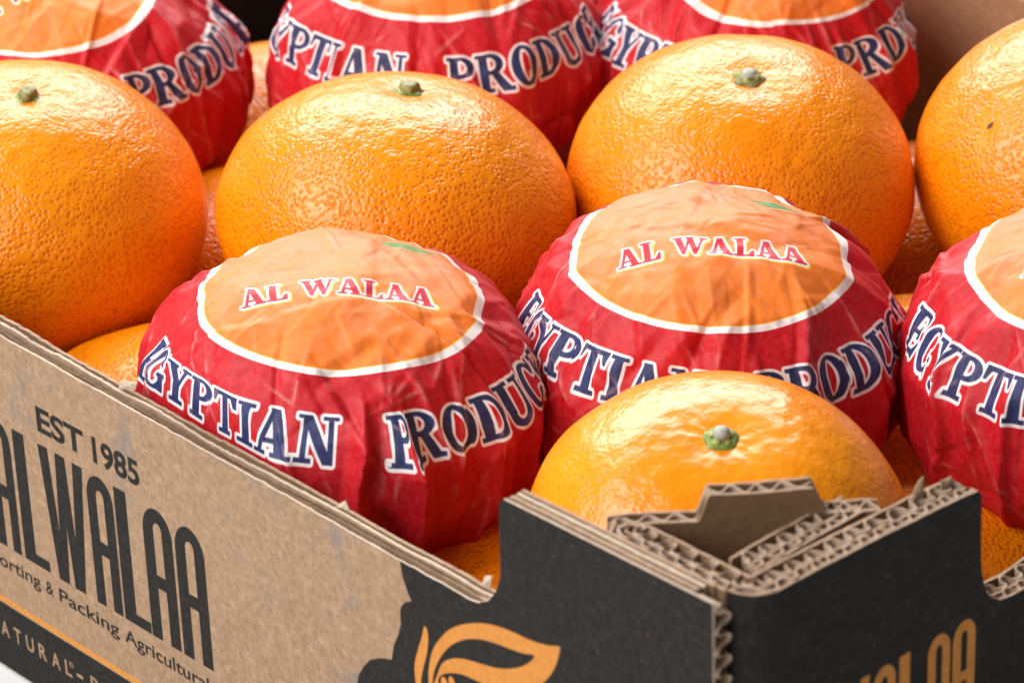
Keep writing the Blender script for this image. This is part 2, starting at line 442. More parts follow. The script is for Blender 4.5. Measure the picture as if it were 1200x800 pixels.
def peel_material(name, pores=1.0, topfade=.50):
    n = NT(name); co = n.obj()
    geo = n.add('ShaderNodeObjectInfo')
    # each fruit gets its own patch of the noise
    off = n.add('ShaderNodeVectorMath'); off.operation = 'ADD'
    sc = n.add('ShaderNodeVectorMath'); sc.operation = 'SCALE'; sc.inputs[3].default_value = 1.0
    cmb = n.add('ShaderNodeCombineXYZ')
    n.link(geo.outputs['Random'], cmb.inputs[0]); n.link(geo.outputs['Random'], cmb.inputs[1])
    n.link(co, off.inputs[0]); n.link(cmb.outputs[0], off.inputs[1])
    p = off.outputs[0]
    wn = n.add('ShaderNodeTexNoise'); wn.inputs['Scale'].default_value = 520; wn.inputs['Detail'].default_value = 2; n.link(p, wn.inputs['Vector'])
    wv = n.add('ShaderNodeVectorMath'); wv.operation = 'MULTIPLY_ADD'
    n.link(wn.outputs['Color'], wv.inputs[0]); wv.inputs[1].default_value = (.0006, .0006, .0006); n.link(p, wv.inputs[2])
    vo = n.add('ShaderNodeTexVoronoi'); vo.feature = 'F1'; vo.inputs['Scale'].default_value = 1000
    n.link(wv.outputs[0], vo.inputs['Vector'])
    pit = n.rng(vo.outputs['Distance'], .06, .66, 0, 1, True)                # 0 in the pore, rising all the way to the next cell
    sx = n.add('ShaderNodeSeparateXYZ'); n.link(co, sx.inputs[0])
    side = n.rng(sx.outputs[2], .017, .029, 1.0, topfade, True)        # pores flatten out towards the stalk
    depth = n.noise(p, 210, 2)
    big = n.noise(p, 26, 3); med = n.noise(p, 270, 1, .4); tint = n.noise(p, 60, 4, .6)
    c = n.mix(n.rng(big, .3, .7, 0, 1), (.86, .218, .001), (.895, .288, .002))
    c = n.mix(n.rng(tint, .35, .75, 0, .45), c, (.91, .33, .005))
    inv = n.math('POWER', n.math('SUBTRACT', 1.0, pit), 1.6)
    pf = n.math('MULTIPLY', n.math('MULTIPLY', inv, n.rng(depth, .3, .7, .45, 1.0)), side)
    c = n.mix(n.math('MULTIPLY', pf, .82*pores), c, (.62, .10, .001))
    # rare brown specks
    sp = n.add('ShaderNodeTexVoronoi'); sp.inputs['Scale'].default_value = 62; n.link(p, sp.inputs['Vector'])
    spk = n.rng(sp.outputs['Distance'], .03, .06, .7, 0)
    gate = n.rng(n.noise(p, 35, 1), .58, .62, 0, 1)
    c = n.mix(n.math('MULTIPLY', spk, gate), c, (.16, .05, .01))
    n.link(c, n.b.inputs['Base Color'])
    n.link(n.rng(tint, .3, .7, .22, .31), n.b.inputs['Roughness'])
    n.b.inputs['Specular IOR Level'].default_value = .42
    n.b.inputs['Subsurface Weight'].default_value = .05
    n.b.inputs['Subsurface Radius'].default_value = (1.0, .35, .08)
    n.b.inputs['Subsurface Scale'].default_value = .0022
    h1 = n.math('MULTIPLY', n.math('MULTIPLY', n.rng(depth, .25, .75, .55, 1), pit), side)
    hm = n.math('MULTIPLY', med, n.rng(sx.outputs[2], .010, .026, .55, 1.0))
    nb = n.bump(hm, .55, .0009)
    nb = n.bump(h1, .68*pores, .00034, nb)
    n.link(nb, n.b.inputs['Normal'])
    return n.m

def paper_material(img):
    n = NT('red_tissue_paper'); co = n.obj()
    tx = n.add('ShaderNodeTexImage'); tx.image = img; tx.extension = 'EXTEND'; tx.interpolation = 'Cubic'
    uv = n.add('ShaderNodeUVMap'); n.link(uv.outputs[0], tx.inputs[0])
    oi = n.add('ShaderNodeObjectInfo'); cmb = n.add('ShaderNodeCombineXYZ'); n.link(oi.outputs['Random'], cmb.inputs[0]); n.link(oi.outputs['Random'], cmb.inputs[2])
    off = n.add('ShaderNodeVectorMath'); off.operation = 'ADD'; n.link(co, off.inputs[0]); n.link(cmb.outputs[0], off.inputs[1]); p = off.outputs[0]
    # warped cells: crisp crumple lines
    wn = n.add('ShaderNodeTexNoise'); wn.inputs['Scale'].default_value = 60; n.link(p, wn.inputs['Vector'])
    wv = n.add('ShaderNodeVectorMath'); wv.operation = 'MULTIPLY_ADD'
    n.link(wn.outputs['Color'], wv.inputs[0]); wv.inputs[1].default_value = (.012, .012, .012); n.link(p, wv.inputs[2])
    ed = n.add('ShaderNodeTexVoronoi'); ed.feature = 'DISTANCE_TO_EDGE'; ed.inputs['Scale'].default_value = 85; n.link(wv.outputs[0], ed.inputs['Vector'])
    gate = n.rng(n.noise(p, 45, 2), .50, .66, 0, 1)
    line = n.math('MULTIPLY', n.rng(ed.outputs['Distance'], 0, .035, 1, 0), gate)
    fib = n.noise(p, 900, 3, .6); fine = n.noise(p, 240, 4, .6); big = n.noise(p, 70, 3, .6, .6)
    cr = n.add('ShaderNodeAttribute'); cr.attribute_name = 'crease'
    c = n.mix(n.math('MULTIPLY', n.math('MULTIPLY', cr.outputs['Fac'], n.rng(fine, .42, .62, 0, 1)), .30), tx.outputs['Color'], (.88, .52, .48))
    c = n.mix(n.rng(fib, .35, .75, 0, .035), c, (.9, .7, .65))
    n.link(c, n.b.inputs['Base Color'])
    n.link(n.rng(fine, .3, .7, .46, .60), n.b.inputs['Roughness'])
    n.b.inputs['Specular IOR Level'].default_value = .27
    nb = n.bump(big, .12, .0010)
    nb = n.bump(fine, .14, .0003, nb)
    nb = n.bump(fib, .10, .0001, nb)
    n.link(nb, n.b.inputs['Normal'])
    return n.m

def kraft_color(n, co, base, dark, fibre=1.0):
    f1 = n.noise(co, 620, 5, .75); f2 = n.noise(co, 150, 4, .65); f3 = n.noise(co, 25, 3)
    st = n.add('ShaderNodeMapping'); st.inputs['Scale'].default_value = (.6, .6, 1); n.link(co, st.inputs[0])
    f4 = n.noise(st.outputs[0], 500, 3, .7)
    c = n.mix(n.rng(f1, .3, .72, 0, 1), dark, base)
    c = n.mix(n.rng(f2, .35, .7, 0, .35), c, dark)
    c = n.mix(n.rng(f4, .52, .75, 0, .45), c, tuple(min(1, x*1.28) for x in base))
    c = n.mix(n.rng(f3, .35, .7, 0, .22), c, tuple(x*.8 for x in base))
    return c, f1, f2

def printed_material(name, img):
    n = NT(name); co = n.obj()
    c, f1, f2 = kraft_color(n, co, (.405, .262, .162), (.20, .122, .070))
    tx = n.add('ShaderNodeTexImage'); tx.image = img; tx.extension = 'EXTEND'; tx.interpolation = 'Cubic'
    uv = n.add('ShaderNodeUVMap'); n.link(uv.outputs[0], tx.inputs[0])
    sp = n.add('ShaderNodeSeparateColor'); n.link(tx.outputs['Color'], sp.inputs[0])
    # ink smudges left by handling
    sm = n.math('MULTIPLY', n.rng(n.noise(co, 90, 4, .65), .54, .66, 0, 1), n.rng(n.noise(co, 18, 2), .50, .58, 0, 1))
    c = n.mix(n.math('MULTIPLY', sm, .42), c, (.12, .14, .17))
    ink = n.mix(n.rng(f1, .38, .72, 0, 1), (.003, .0029, .0028), (.0165, .016, .0155))
    rub = n.math('MULTIPLY', n.rng(n.noise(co, 420, 4, .8), .60, .74, 0, 1), n.rng(n.noise(co, 40, 3), .45, .65, .12, 1))
    ink = n.mix(n.math('MULTIPLY', rub, .35), ink, (.10, .088, .075))
    ink = n.mix(n.rng(f2, .45, .75, 0, .6), ink, (.018, .0175, .017))
    thin = n.rng(n.noise(co, 1100, 2, .7), .66, .80, 0, .4)
    fac = n.math('MULTIPLY', sp.outputs[0], n.math('SUBTRACT', .985, thin))
    c = n.mix(fac, c, ink)
    oc = n.mix(n.rng(f1, .3, .7, 0, 1), (.47, .175, .030), (.58, .245, .055))
    c = n.mix(n.math('MULTIPLY', sp.outputs[1], .97), c, oc)
    n.link(c, n.b.inputs['Base Color'])
    n.link(n.rng(f2, .3, .7, .62, .8), n.b.inputs['Roughness'])
    n.b.inputs['Specular IOR Level'].default_value = .16
    # faint corrugation washboard under the liner + fibres
    nb = n.bump(n.noise(co, 60, 2), .25, .0008)
    nb = n.bump(f1, .25, .00012, nb)
    n.link(nb, n.b.inputs['Normal'])
    return n.m

def plain_kraft(name, base, dark, rough=.85):
    n = NT(name); co = n.obj()
    c, f1, f2 = kraft_color(n, co, base, dark)
    n.link(c, n.b.inputs['Base Color']); n.b.inputs['Roughness'].default_value = rough
    n.b.inputs['Specular IOR Level'].default_value = .25
    nb = n.bump(f2, .3, .0006); nb = n.bump(f1, .3, .00015, nb)
    n.link(nb, n.b.inputs['Normal'])
    return n.m

def stem_material(name, a, b, scale=900):
    n = NT(name); co = n.obj()
    f = n.noise(co, scale, 3, .65)
    n.link(n.mix(n.rng(f, .3, .7, 0, 1), a, b), n.b.inputs['Base Color'])
    n.b.inputs['Roughness'].default_value = .5
    n.link(n.bump(f, .5, .0003), n.b.inputs['Normal'])
    return n.m

def table_material():
    n = NT('white_table'); co = n.obj()
    f = n.noise(co, 8, 3)
    n.link(n.mix(n.rng(f, .3, .7, 0, 1), (.80, .80, .80), (.84, .84, .84)), n.b.inputs['Base Color'])
    n.b.inputs['Roughness'].default_value = .5
    return n.m

M_PEEL = peel_material('orange_peel')
M_SMOOTH = peel_material('smooth_orange_peel', .45, .12)
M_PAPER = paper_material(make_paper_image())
M_LONG = printed_material('printed_kraft_long_wall', make_long_wall_image())
M_SHORT = printed_material('printed_kraft_short_wall', make_short_wall_image())
M_EDGE = plain_kraft('cut_board_edge', (.50, .345, .235), (.27, .165, .10))
M_FLUTE = plain_kraft('corrugated_fluting', (.56, .42, .32), (.31, .20, .13))
M_KRAFT = plain_kraft('plain_kraft_liner', (.22, .126, .066), (.145, .082, .043))
M_CORE = plain_kraft('brown_board_core', (.17, .098, .052), (.10, .056, .03))
M_FAR = plain_kraft('bounce_brown_liner', (.40, .225, .125), (.27, .145, .075))  # brighter liner for the far wall: bounced light put into the colour
M_BLACK = plain_kraft('black_liner', (.016, .0155, .015), (.006, .006, .006))  # even black board for the far end wall
M_PALE = plain_kraft('pale_torn_fibre', (.64, .52, .42), (.46, .34, .25))
M_CALYX = stem_material('green_calyx', (.075, .14, .018), (.26, .33, .06))
M_BUTTON = stem_material('grey_stem_button', (.22, .22, .16), (.46, .47, .38))
M_SCAR = stem_material('dark_scar', (.05, .018, .01), (.10, .04, .02))
M_SEPAL = stem_material('pale_green_sepal', (.22, .27, .05), (.42, .46, .14))
M_DRY = stem_material('dry_brown_calyx', (.13, .10, .035), (.30, .30, .08))

# ------------------------------------------------------------------ table
g = 3000.0
table = link_mesh('table_top', [(-g, -g, -1), (g, -g, -1), (g, g, -1), (-g, g, -1)], [(0, 1, 2, 3)], table_material(), smooth=False)
tag(table, kind='structure')

# ------------------------------------------------------------------ cardboard box
box = empty('cardboard_box', (0, 0, 0))
tag(box, 'low kraft cardboard fruit box with black printed corner and lettering on its sides', 'cardboard box')

def offset_path(path, d):
    p = np.asarray(path, float)
    t = np.gradient(p, axis=0)
    # average of the two segment directions at each vertex
    seg = np.diff(p, axis=0); seg /= np.linalg.norm(seg, axis=1)[:, None]
    nrm = np.stack([seg[:, 1], -seg[:, 0]], 1)
    vn = np.vstack([nrm[:1], nrm[:-1] + nrm[1:], nrm[-1:]])
    vn /= np.linalg.norm(vn, axis=1)[:, None]
    cosh = np.ones(len(p)); cosh[1:-1] = np.clip(np.sum(vn[1:-1]*nrm[1:], 1), .55, 1)
    dd = np.asarray(d)
    return p + vn*(dd/cosh)[:, None] if dd.ndim else p + vn*(dd/cosh)[:, None]

def path_len(p):
    return np.concatenate([[0], np.cumsum(np.linalg.norm(np.diff(np.asarray(p, float), axis=0), axis=1))])

def ribbon(name, path, tops, thick, zb, mats, parent, uv=None, offs=0.0, nz=4, flat=True):
    """upright sheet of board along a plan path: offs = distance to the right of the path, tops per point"""
    path = np.asarray(path, float); n = len(path)
    o = np.broadcast_to(np.asarray(offs, float), (n,))
    A = offset_path(path, o + thick/2); B = offset_path(path, o - thick/2)
    tops = np.broadcast_to(np.asarray(tops, float), (n,))
    fr = np.linspace(0, 1, nz)
    V = []; U = []
    for side in (A, B):
        for f in fr:
            z = zb + (tops - zb)*f
            V.append(np.column_stack([side, z]))
            if uv is not None: U.append(np.column_stack([uv[0], z/uv[1]]))
    V = np.vstack(V)
    U = np.vstack(U) if uv is not None else None
    F = []; MI = []
    K = nz*n
    for k in range(nz - 1):
        for i in range(n - 1):
            F.append((k*n+i, k*n+i+1, (k+1)*n+i+1, (k+1)*n+i)); MI.append(0)
            F.append((K+k*n+i, K+(k+1)*n+i, K+(k+1)*n+i+1, K+k*n+i+1)); MI.append(1 if len(mats) > 2 else 0)
    e = len(mats) - 1
    t = (nz-1)*n
    for i in range(n - 1):
        F.append((t+i, t+i+1, K+t+i+1, K+t+i)); MI.append(e)
        F.append((i, K+i, K+i+1, i+1)); MI.append(e)
    for k in range(nz - 1):
        for i in (0, n-1):
            q = (k*n+i, (k+1)*n+i, K+(k+1)*n+i, K+k*n+i)
            F.append(q if i == 0 else q[::-1]); MI.append(e)
    return link_mesh(name, V, F, list(mats), parent, U, smooth=not flat, mat_idx=MI)

def profile(pts, xs):
    p = np.asarray(pts, float)
    return np.interp(xs, p[:, 0], p[:, 1])

# --- long printed wall (x = 0 plane), flap near the corner, then a notch, then the low rim
LONG_TOP = [(0, 102), (40, 102.0), (51.2, 101.9), (52.5, 100.6), (52.6, 90.5), (52.8, 86.5), (54.0, 83.2), (56.0, 80.6), (58.6, 79.2), (61.5, 78.9), (66, 79.2), (80, 79.3), (118, 79.9), (160, 80.8), (200, 81.7), (325, 82), (329, 84), (330, 101), (382, 102)]
ys = np.unique(np.concatenate([np.arange(3.5, 50, 1.2), np.arange(50, 62, .2), np.arange(62, 240, .55), np.arange(240, 382, 3), [382]]))
top = profile(LONG_TOP, ys)
low = sstep(56, 62, ys)*(1 - sstep(322, 326, ys))
n_r = noise1(ys, 2.2, 5)*.16 + noise1(ys, .9, 6)*.10
pathL = np.column_stack([ys*0, ys])[::-1]          # runs towards the corner, right-hand side is -x ... outside
ysr = ys[::-1]; topr = top[::-1]; lowr = low[::-1]; n_rr = n_r[::-1]
uvL = (1 - ysr/LWL, LWH)
torn = lowr*(.35 + .65*sstep(95, 130, ysr))
wall = ribbon('side_wall', pathL, topr + n_rr*lowr*.8 + noise1(ysr, 25, 9)*.25*lowr - torn*.35*sstep(105, 140, ysr), .5, .6, (M_LONG, M_PALE), box, uvL, offs=-.35, nz=6)
tag(wall, 'brown long side wall printed with black lettering')
mi = ysr >= 6.2
ribbon('inner_liner', pathL[mi], (topr + lowr*.1 + torn*(.25 + noise1(ysr, 14, 21)*.35 + noise1(ysr, 1.3, 22)*.2))[mi], .75, .8, (M_KRAFT, M_EDGE), wall, offs=-4.4, nz=3)
msk = ysr >= 7.5
for k, (o, t, dz, df, sd) in enumerate(((-1.15, .8, -.30, -.5, 31), (-1.95, .7, -1.7, -.12, 32), (-2.65, .7, -2.0, -.45, 33), (-3.4, .7, -.55, -.2, 34))):
    tt = topr + lowr*.1 + torn*(dz + noise1(ysr, 9, sd)*.45 + noise1(ysr, 1.1, sd+9)*.2) + (1 - lowr)*(df + noise1(ysr, 1.5, sd)*.12)
    ribbon('board_layer', pathL[msk], tt[msk], t, 1.2, ((M_CORE if k < 3 and k != 1 else M_EDGE), (M_CORE, M_EDGE, M_CORE, M_PALE)[k]), wall, offs=o, nz=2)

# corrugation showing on the cut end of the long wall
zz = np.arange(1.2, 101.2, .2)
w = 2.45 + 1.5*np.sin(2*np.pi*zz/3.9 + .4*noise1(zz, 9, 3))
V = []; F = []
for (yy, dx) in ((3.3, -.28), (3.3, .28), (8.0, -.28), (8.0, .28)):
    V += [(a + dx, yy + .15*noise1(np.array([z]), 1.3, 4)[0], min(z - .24*math.sin(2*(2*math.pi*z/3.9 + .4*noise1(np.array([z]), 9, 3)[0])), 101.4)) for a, z in zip(w, zz)]
nw = len(zz)
for i in range(nw - 1):
    F += [(i, nw+i, nw+i+1, i+1), (i, i+1, 2*nw+i+1, 2*nw+i), (nw+i, 3*nw+i, 3*nw+i+1, nw+i+1)]
F += [(nw-1, 2*nw-1, 4*nw-1, 3*nw-1)]
link_mesh('fluting', V, F, M_FLUTE, wall, smooth=False)

# --- short black wall (y = 0 side), corner post folded from the same board
SHORT_TOP = [(0, 102), (12, 102), (30, 101.8), (54, 100.9), (57.6, 100.6), (58.6, 99.2), (58.75, 89.0), (59.0, 85), (60.0, 81), (61.8, 78.4), (64.2, 77.0), (67, 76.6), (72, 76.4), (80, 77.4), (100, 79), (214, 79), (216, 82), (217, 101), (280, 102)]
def board(name, path, tops, uv, outer_mats, parent, base_off=0.0, phase=0.0, first=True):
    """double-wall board: liners and two layers of fluting along a plan path (path = middle line)"""
    s = path_len(path)
    rag = lambda sd, a: noise1(s, 1.1, sd)*a + noise1(s, 5, sd+1)*a
    out = ribbon(name, path, tops + rag(41, .08), .6, .8, outer_mats, parent, uv, offs=2.8, nz=5)
    fine = np.arange(0, min(s[-1], 110), .22)
    fp = np.column_stack([np.interp(fine, s, path[:, 0]), np.interp(fine, s, path[:, 1])])
    ft = np.interp(fine, s, tops)
    rf = lambda sd, a: noise1(fine, .9, sd)*a + noise1(fine, 6, sd+3)*a
    ribbon('liner', path, tops - .25 + rag(43, .16), .45, 1, (M_KRAFT, M_EDGE), out, offs=.55, nz=2)
    ribbon('liner', path, tops + .05 + rag(45, .14), .55, 1, (M_KRAFT, M_EDGE), out, offs=-2.75, nz=2)
    def omega(lam, ph, sd, am):
        th = 2*np.pi*fine/lam + ph + am*noise1(fine, 10, sd)
        s2 = np.clip(fine - .062*lam*np.sin(2*th), 0, s[-1])
        return th, np.column_stack([np.interp(s2, s, path[:, 0]), np.interp(s2, s, path[:, 1])])
    th1, fp1 = omega(3.9, phase, 51, 1.5); th2, fp2 = omega(4.8, phase*2, 52, 1.5)
    w1 = 1.62 + (.80 + .10*noise1(fine, 4, 57))*np.sin(th1)
    w2 = -1.12 + (1.36 + .14*noise1(fine, 5, 58))*np.sin(th2)
    ribbon('fluting', fp1, ft + .05 + rf(53, .3), .42, 1, (M_FLUTE, M_FLUTE), out, offs=w1, nz=2)
    ribbon('fluting', fp2, ft + .05 + rf(55, .32), .45, 1, (M_FLUTE, M_FLUTE), out, offs=w2, nz=2)
    return out

# plan path of the end wall, running from the corner away along +x (right-hand side = -y = outside)
arc = [(10.6 + 2.9*math.cos(math.radians(a)), 4.9 + 2.9*math.sin(math.radians(a))) for a in np.linspace(180, 270, 12)]
xs = np.unique(np.concatenate([np.arange(11.2, 56, 1.2), np.arange(56, 68, .25), np.arange(68, 120, 1.2), np.arange(120, 274, 4), [274]]))
pE = np.array(arc + [(x, 2.0) for x in xs])
tE = profile(SHORT_TOP, pE[:, 0])
uvE = (pE[:, 0]/EWL, EWH)
endw = board('end_wall', pE, tE, uvE, (M_SHORT, M_KRAFT, M_EDGE), box, phase=.6)
tag(endw, 'black short end wall with orange lettering and a cut-out')

# fold the same board back along the long wall, across the corner and home again
def poly(pts, step=1.0):
    out = []
    for (a, b), (c, d) in zip(pts[:-1], pts[1:]):
        L = math.hypot(c-a, d-b); k = max(1, int(L/step))
        for i in range(k): out.append((a + (c-a)*i/k, b + (d-b)*i/k))
    out.append(pts[-1]); return np.array(out)
leg1 = poly([(9.4, 30.6), (7.75, 29.6), (7.7, 5.2)])
post = board('corner_post', leg1, np.full(len(leg1), 101.7), None, (M_KRAFT, M_EDGE), box, phase=2.0)
tag(post, 'folded triangular corner post with a raised tab')
leg3 = poly([(12.6, 8.9), (37.0, 9.7), (39.3, 9.6)])
o3 = board('post_side', leg3, np.full(len(leg3), 101.6), None, (M_KRAFT, M_EDGE), post, phase=4.1)
# diagonal with the tab
A0 = np.array([7.4, 34.2]); B0 = np.array([41.6, 6.4])
fr = np.unique(np.concatenate([np.linspace(0, .30, 12), np.linspace(.30, .40, 12), np.linspace(.40, .74, 16), np.linspace(.74, .84, 12), np.linspace(.84, 1, 8)]))
diag = A0 + (B0 - A0)*fr[:, None]
dt = 101.4 + 4.9*sstep(.325, .375, fr)*(1 - sstep(.745, .805, fr)) + .25*np.sin(fr*9)
d3 = diag[::-1]; dtr = dt[::-1]
sdi = path_len(d3)
dw = ribbon('tabbed_flap', d3, dtr, .6, .8, (M_KRAFT, M_EDGE), post, offs=-1.6, nz=5)
ribbon('liner', d3, dtr + .1 + noise1(sdi, 1.5, 71)*.2, .6, .8, (M_KRAFT, M_EDGE), dw, offs=1.6, nz=2)
fine = np.arange(0, sdi[-1], .4)
fp = np.column_stack([np.interp(fine, sdi, d3[:, 0]), np.interp(fine, sdi, d3[:, 1])])
ribbon('fluting', fp, np.interp(fine, sdi, dtr) + noise1(fine, 1.1, 72)*.2, .5, .9, (M_FLUTE, M_FLUTE), dw, offs=1.1*np.clip(1.06*np.sin(2*np.pi*fine/4.6 + noise1(fine, 8, 3)), -1, 1), nz=2)

# --- far walls and the floor of the box
yy = np.concatenate([np.arange(5, 330, 5), [329, 330, 331], np.arange(335, 379, 6)])
far_top = np.interp(yy, [0, 52, 54, 60, 326, 330, 380], [102, 102, 90, 81, 81, 101, 102])
farw = ribbon('side_wall', np.column_stack([yy*0 + 275.6, yy]), far_top, 4.6, .8, (M_FAR, M_EDGE), box, nz=4)
xx = np.concatenate([np.arange(5, 273, 6), [273]])
ribbon('end_wall', np.column_stack([xx, xx*0 + 379.4])[::-1], np.interp(xx[::-1], [0, 55, 60, 214, 220, 280], [102, 102, 81, 81, 102, 102]), 4.6, .8, (M_BLACK, M_EDGE), box, nz=4)
V = [(4.9, 5, z) for z in (0, 3.4)] + [(273, 5, z) for z in (0, 3.4)] + [(273, 377, z) for z in (0, 3.4)] + [(4.9, 377, z) for z in (0, 3.4)]
link_mesh('floor_panel', V, [(0, 2, 3, 1), (2, 4, 5, 3), (4, 6, 7, 5), (6, 0, 1, 7), (1, 3, 5, 7), (0, 6, 4, 2)], M_KRAFT, box, smooth=False)

# torn scraps of liner standing on the cut edges
def scrap(pts, parent, mat=M_PALE):
    """small curled triangle-fan scrap"""
    pts = np.asarray(pts, float); c = pts.mean(0)
    nrm = np.cross(pts[1]-pts[0], pts[2]-pts[0]); nrm /= np.linalg.norm(nrm) + 1e-9
    n = len(pts); V = list(pts + nrm*.12) + list(pts - nrm*.12) + [c + nrm*.5, c + nrm*.2]
    F = []
    for i in range(n):
        j = (i+1) % n
        F += [(i, j, 2*n), (n+j, n+i, 2*n+1), (i, n+i, n+j, j)]
    link_mesh('paper_tear', V, F, mat, parent, smooth=False)
scrap([(4.0, 164.5, 80.2), (4.6, 160.5, 80.2), (4.8, 159.2, 83.0), (4.4, 161.6, 82.6), (4.2, 163.6, 82.2)], wall)
scrap([(4.1, 101, 79.4), (4.5, 97, 79.4), (4.7, 98.5, 81.4)], wall)
scrap([(4.2, 62.4, 79.0), (4.6, 60.6, 79.0), (4.9, 60.2, 81.6), (4.5, 61.6, 81.2)], wall)
scrap([(46.6, 3.6, 101), (49.2, 3.4, 101), (49.4, 3.8, 104.6), (48.4, 3.9, 104.0), (47.2, 3.8, 102.8)], endw, M_EDGE)
scrap([(53.0, 3.2, 100.0), (55.6, 3.2, 100.0), (55.9, 3.4, 102.2), (54.6, 3.6, 102.0), (53.4, 3.4, 102.4)], endw, M_EDGE)

# ------------------------------------------------------------------ oranges
def rot_ab(a, b):
    return Matrix.Rotation(math.radians(a), 3, 'X') @ Matrix.Rotation(math.radians(b), 3, 'Y')

def peel_mesh(name, R, v, seed, parent=None, nu=200, nv=116, dimple=1.1, mat=None):
    u = np.linspace(0, 2*np.pi, nu, endpoint=False)
    ph = np.linspace(0, np.pi, nv)**1.0
    PH, U = np.meshgrid(ph, u, indexing='ij')
    d = np.stack([np.sin(PH)*np.cos(U), np.sin(PH)*np.sin(U), np.cos(PH)], -1)
    base = d*np.array([R, R, v])
    r_h = np.hypot(base[..., 0], base[..., 1])
    topside = (base[..., 2] > 0)
    # broad unevenness, radial furrows and the hollow around the stalk
    h = noise3(d*R, 22, seed)*.35 + noise3(d*R, 9, seed+1)*.17 + noise3(d*R, 4.2, seed+2)*.08
    ang = np.stack([np.cos(U)*2.2, np.sin(U)*2.2, U*0 + r_h*.06], -1)
    fur = noise3(ang, .55, seed+3)*.9 + noise3(ang, .28, seed+4)*.5
    h += topside*fur*.15*np.exp(-((r_h - 4.0)/3.6)**2)*(.5 if mat else 1)*sstep(1.2, 3.5, r_h)
    dz = topside*(-dimple*np.exp(-(r_h/5.0)**2) - .9*np.exp(-(r_h/11.0)**2)*1.0)
    nrm = d/np.array([R, R, v]); nrm /= np.linalg.norm(nrm, axis=-1, keepdims=True)
    P = base + nrm*h[..., None]
    P[..., 2] += dz
    ztop = v - dimple - .9
    return link_mesh(name, P.reshape(-1, 3), grid_faces(nu, nv), mat or M_PEEL, parent), ztop

def lathe(name, prof, mat, parent, lobes=0, amp=0.0, seed=0, nu=40, wob=.06, tilt=0.0):
    """prof: list of (r, z); lobed outline"""
    u = np.linspace(0, 2*np.pi, nu, endpoint=False)
    V = []
    for (r, z) in prof:
        lob = 1 + amp*np.cos(lobes*u + seed)*(r > .8) + wob*noise3(np.stack([np.cos(u)*2, np.sin(u)*2, u*0 + z], -1), 1.0, seed)
        V += [(r*k*math.cos(a), r*k*math.sin(a), z + tilt*r*math.cos(a) - .12*amp*math.cos(lobes*a + seed)*r) for a, k in zip(u, lob)]
    F = grid_faces(nu, len(prof))
    return link_mesh(name, V, [f[::-1] for f in F], mat, parent)

def calyx(parent, z, style, seed):
    if style == 'fresh':
        c = lathe('calyx', [(0.02, -1.2), (2.7, -.9), (3.2, -.1), (3.05, .35), (2.3, .55), (1.5, .6), (.05, .6)], M_CALYX, parent, 5, .05, seed)
        b = lathe('stem_button', [(1.3, .5), (1.6, 1.1), (1.55, 1.7), (1.2, 2.2), (.6, 2.45), (.02, 2.5)], M_BUTTON, c, 0, 0, seed, 24)
        for k in range(5):
            a = seed + k*2*math.pi/5
            V = [(2.3*math.cos(a-.35), 2.3*math.sin(a-.35), .5), (2.3*math.cos(a+.35), 2.3*math.sin(a+.35), .5), (1.5*math.cos(a+.36), 1.5*math.sin(a+.36), 1.0), (1.5*math.cos(a-.36), 1.5*math.sin(a-.36), 1.0), (2.75*math.cos(a), 2.75*math.sin(a), .62), (1.9*math.cos(a), 1.9*math.sin(a), 1.15)]
            link_mesh('sepal', V, [(0, 4, 5, 3), (4, 1, 2, 5), (0, 1, 4), (3, 5, 2)], M_SEPAL, c, smooth=True)
    elif style == 'stub':
        c = lathe('calyx', [(0.02, -1.0), (2.9, -.8), (3.3, -.2), (3.0, .25), (1.9, .5), (.05, .55)], M_CALYX, parent, 5, .14, seed, 40, .10)
        b = lathe('stem_button', [(2.3, .2), (2.05, .8), (2.0, 1.4), (1.9, 1.8), (1.5, 2.0), (.7, 2.2), (.02, 2.0)], M_DRY, c, 3, .10, seed, 30, .20, .12)
    else:
        c = lathe('calyx', [(0.02, -1.0), (2.8, -.8), (3.5, -.2), (3.3, .45), (2.1, .9), (.05, 1.0)], M_DRY, parent, 5, .13, seed, 40, .12)
        b = lathe('stem_button', [(1.5, .6), (1.7, 1.2), (1.5, 1.7), (.9, 2.0), (.02, 2.05)], M_BUTTON, c, 3, .12, seed, 24, .2, .2)
        for k in range(4):
            a = seed*2 + k*2*math.pi/4.3
            V = [(2.5*math.cos(a-.5), 2.5*math.sin(a-.5), .5), (2.6*math.cos(a+.4), 2.6*math.sin(a+.4), .5), (1.4*math.cos(a+.3), 1.4*math.sin(a+.3), 1.5), (1.4*math.cos(a-.3), 1.4*math.sin(a-.3), 1.4), (2.9*math.cos(a), 2.9*math.sin(a), 1.0), (1.7*math.cos(a), 1.7*math.sin(a), 1.9)]
            link_mesh('sepal', V, [(0, 4, 5, 3), (4, 1, 2, 5), (0, 1, 4), (3, 5, 2)], M_SEPAL, c, smooth=True)
    c.location = (0, 0, z*MM)
    return c

